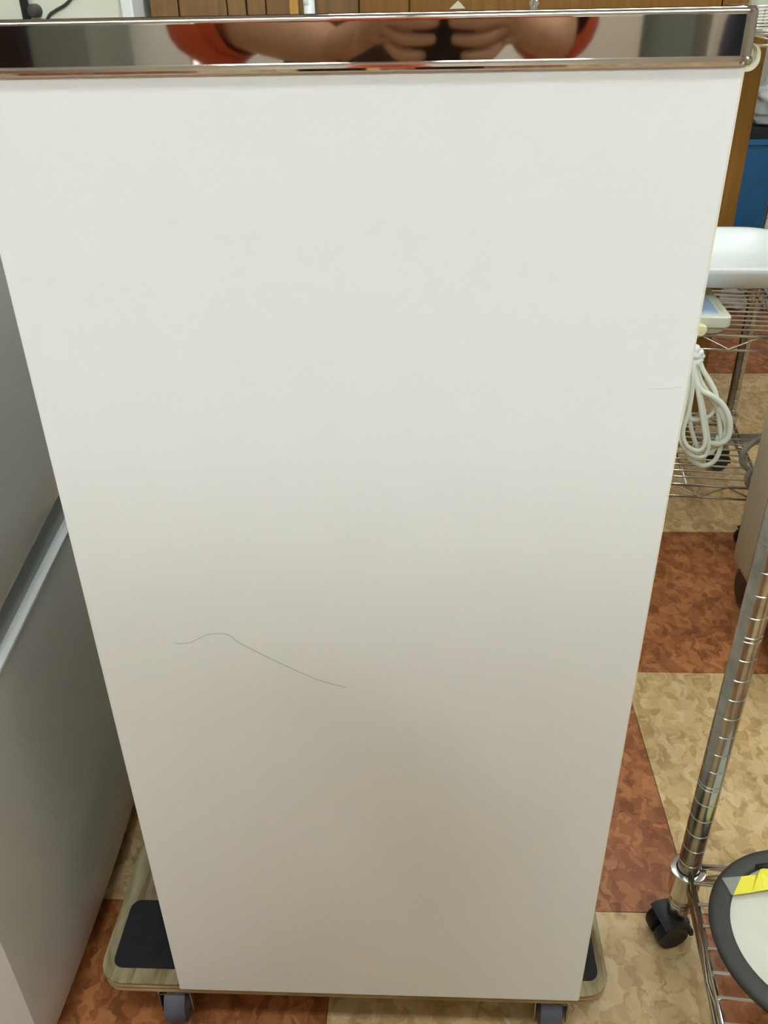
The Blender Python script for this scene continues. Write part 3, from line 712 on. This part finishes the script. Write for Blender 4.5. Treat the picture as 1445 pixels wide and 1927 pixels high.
sl = el+(wl-el)*.34+Vector((0, -.004, .012)); sr = er+(wr-er)*.34+Vector((0, -.004, .012))
b = bmesh.new(); lp = []
for z, a, d, yo in ((1.055, .158, .118, -.02), (1.06, .166, .126, -.02), (1.12, .162, .122, -.02), (1.22, .164, .122, -.02), (1.31, .178, .124, -.02), (1.38, .188, .112, -.018), (1.42, .180, .092, -.014), (1.452, .140, .074, -.010), (1.470, .095, .066, -.006), (1.478, .070, .062, -.004), (1.474, .062, .056, -.004)):
    lp.append([(PX+a*math.copysign(abs(math.cos(t))**.85, math.cos(t)), PY+yo+d*math.copysign(abs(math.sin(t))**.85, math.sin(t)), z) for t in [2*PI*k/40 for k in range(40)]])
loft(b, lp, False, False); rel(obj('shirt', b, MT['cloth_o'], smooth=True), ps)
for s_, e_, l_ in ((-1, el, sl), (1, er, sr)):
    a0 = Vector((PX+s_*.118, PY-.016, 1.392))
    P = smooth_path([a0, a0.lerp(e_, .45)+Vector((s_*.012, -.01, 0)), e_+Vector((0, -.012, .002)), e_.lerp(l_, .5)+Vector((0, -.008, .004)), l_], 5); N_ = len(P)-1
    b = bmesh.new(); tube(b, P, [.070-.010*(k/N_) if k/N_ < .55 else .0645-.030*(k/N_-.55) for k in range(N_+1)], 20, caps=False)
    bmesh.ops.create_uvsphere(b, u_segments=20, v_segments=12, radius=.071, matrix=Matrix.Translation(a0)); rel(obj('sleeve', b, MT['cloth_o'], smooth=True), ps)
skin_obj('trousers', [(PX, PY-.02, 1.10), (PX, PY-.02, .96), J[17], J[18], (PX-.105, PY-.02, .11), J[21], J[22], (PX+.105, PY-.02, .11)],
         [(0, 1), (1, 2), (2, 3), (3, 4), (1, 5), (5, 6), (6, 7)], [(.15, .112), (.156, .115), .098, .072, .056, .098, .072, .056], MT['cloth_b'], ps, 2, 1)
for s in (-1, 1):
    b = bmesh.new(); lp = []
    for yy, ww, hh in ((-.075, .032, .06), (-.05, .040, .075), (.0, .042, .080), (.06, .046, .062), (.12, .048, .05), (.155, .036, .038), (.17, .018, .02)):
        lp.append([(PX+s*.112+ww*math.cos(a), PY+.0+yy, max(0, hh*.5+hh*.5*math.sin(a))) for a in [2*PI*k/14 for k in range(14)]])
    loft(b, lp); rel(obj('shoe', b, MT['shoe'], smooth=True), ps)
hd = Vector((PX, PY+.045, 1.635))
b = bmesh.new(); bmesh.ops.create_uvsphere(b, u_segments=28, v_segments=18, radius=1)
for v in b.verts: 
    n_ = v.co.copy(); v.co = Vector((hd.x+.089*n_.x, hd.y-.022+.105*n_.y, hd.z+.038+.104*n_.z))
bmesh.ops.delete(b, geom=[v for v in b.verts if v.co.z < hd.z-.045 or (v.co.y > hd.y+.035 and v.co.z < hd.z+.045)], context='VERTS')
rel(obj('hair', b, MT['hair'], smooth=True), ps)
fy = hd.y+.070
for s in (-1, 1):
    b = bmesh.new(); bmesh.ops.create_uvsphere(b, u_segments=14, v_segments=10, radius=.0095); b.transform(Matrix.Translation((hd.x+s*.032, fy-.003, hd.z-.005))); ey = rel(obj('eye', b, MT['eye'], smooth=True), ps)
    b = bmesh.new(); bmesh.ops.create_uvsphere(b, u_segments=12, v_segments=8, radius=.005); b.transform(Matrix.Translation((hd.x+s*.032, fy+.0028, hd.z-.008))); q = obj('iris', b, MT['iris'], smooth=True); q.parent = ey
    b = bmesh.new(); bmesh.ops.create_uvsphere(b, u_segments=12, v_segments=10, radius=1)
    for v in b.verts: v.co = Vector((hd.x+s*.080+.010*v.co.x, hd.y-.005+.017*v.co.y, hd.z-.012+.03*v.co.z))
    rel(obj('ear', b, MT['skin'], smooth=True), ps)
b = bmesh.new(); tube(b, [(hd.x, fy+.002, hd.z+.002), (hd.x, fy+.010, hd.z-.02), (hd.x, fy+.014, hd.z-.033), (hd.x, fy-.002, hd.z-.042)], [.007, .010, .014, .009], 10); rel(obj('nose', b, MT['skin'], smooth=True), ps)
b = bmesh.new(); tube(b, [(hd.x-.024, fy-.006, hd.z-.060), (hd.x, fy+.001, hd.z-.061), (hd.x+.024, fy-.006, hd.z-.060)], [.002, .006, .002], 8); rel(obj('mouth', b, MT['lip'], smooth=True), ps)
# hands: palm beside the phone, fingers behind it, thumb in front
def hand(side, wrist, nm):
    e = hc + RT*(.0215+side*.0335)                 # phone edge
    out = RT*side
    palm = e + out*.026 - FW*.014
    J = [tuple(wrist), tuple(wrist.lerp(palm, .5)), tuple(palm)]; E_ = [(0, 1), (1, 2)]; R_ = [(.026, .022), (.030, .020), (.032, .018)]
    for k in range(4):
        off = UP*(.030-.019*k); ln = (.9, 1, .93, .75)[k]
        a = palm+off*.8+FW*.006; b1 = a-out*.012*ln+FW*.014+off*.2; c1 = b1-out*.026*ln+FW*.002; d1 = c1-out*.018*ln-FW*.003
        i0 = len(J); J += [tuple(a), tuple(b1), tuple(c1), tuple(d1)]; E_ += [(2, i0), (i0, i0+1), (i0+1, i0+2), (i0+2, i0+3)]; R_ += [.010, .0088, .0082, .007]
    a = palm-FW*.012+UP*.0; b1 = a-out*.022-FW*.012+UP*.018; c1 = b1-out*.020+FW*.004+UP*.018
    i0 = len(J); J += [tuple(a), tuple(b1), tuple(c1)]; E_ += [(1, i0), (i0, i0+1), (i0+1, i0+2)]; R_ += [.013, .0105, .0085]
    skin_obj('hand', J, E_, R_, MT['skin'], ps, 1, 0)
hand(-1, wl, 'l'); hand(1, wr, 'r')

# ------------------------------------------------------------------ ceiling lamps
for k, (lx, ly, tr_, pw) in enumerate(LAMPS):
    where = ('above and left of the photographer', 'above and right of the photographer', 'behind the photographer', 'over the rear wire rack', 'on the right of the ceiling', 'on the left of the ceiling')[k]
    tm_ = mat('lamp_tube_glow', (255, 255, 250), .5, emit=((230, 245, 253), LAMP_POWER*pw))
    t = tag(empty('ceiling_light', (lx, ly, CEIL), PI/2 if tr_ else 0), 'long white fluorescent ceiling light '+where, 'ceiling light', None)
    b = bmesh.new(); box(b, -.62, .62, -.12, .12, -.03, -.0, bev=.004); obj('housing', b, MT['white_pl'], t)
    for s in (-1, 1):
        b = bmesh.new(); tube(b, [(-.58, s*.06, -.052), (.58, s*.06, -.052)], .0165, 12); obj('lamp_tube', b, tm_, t, smooth=True)
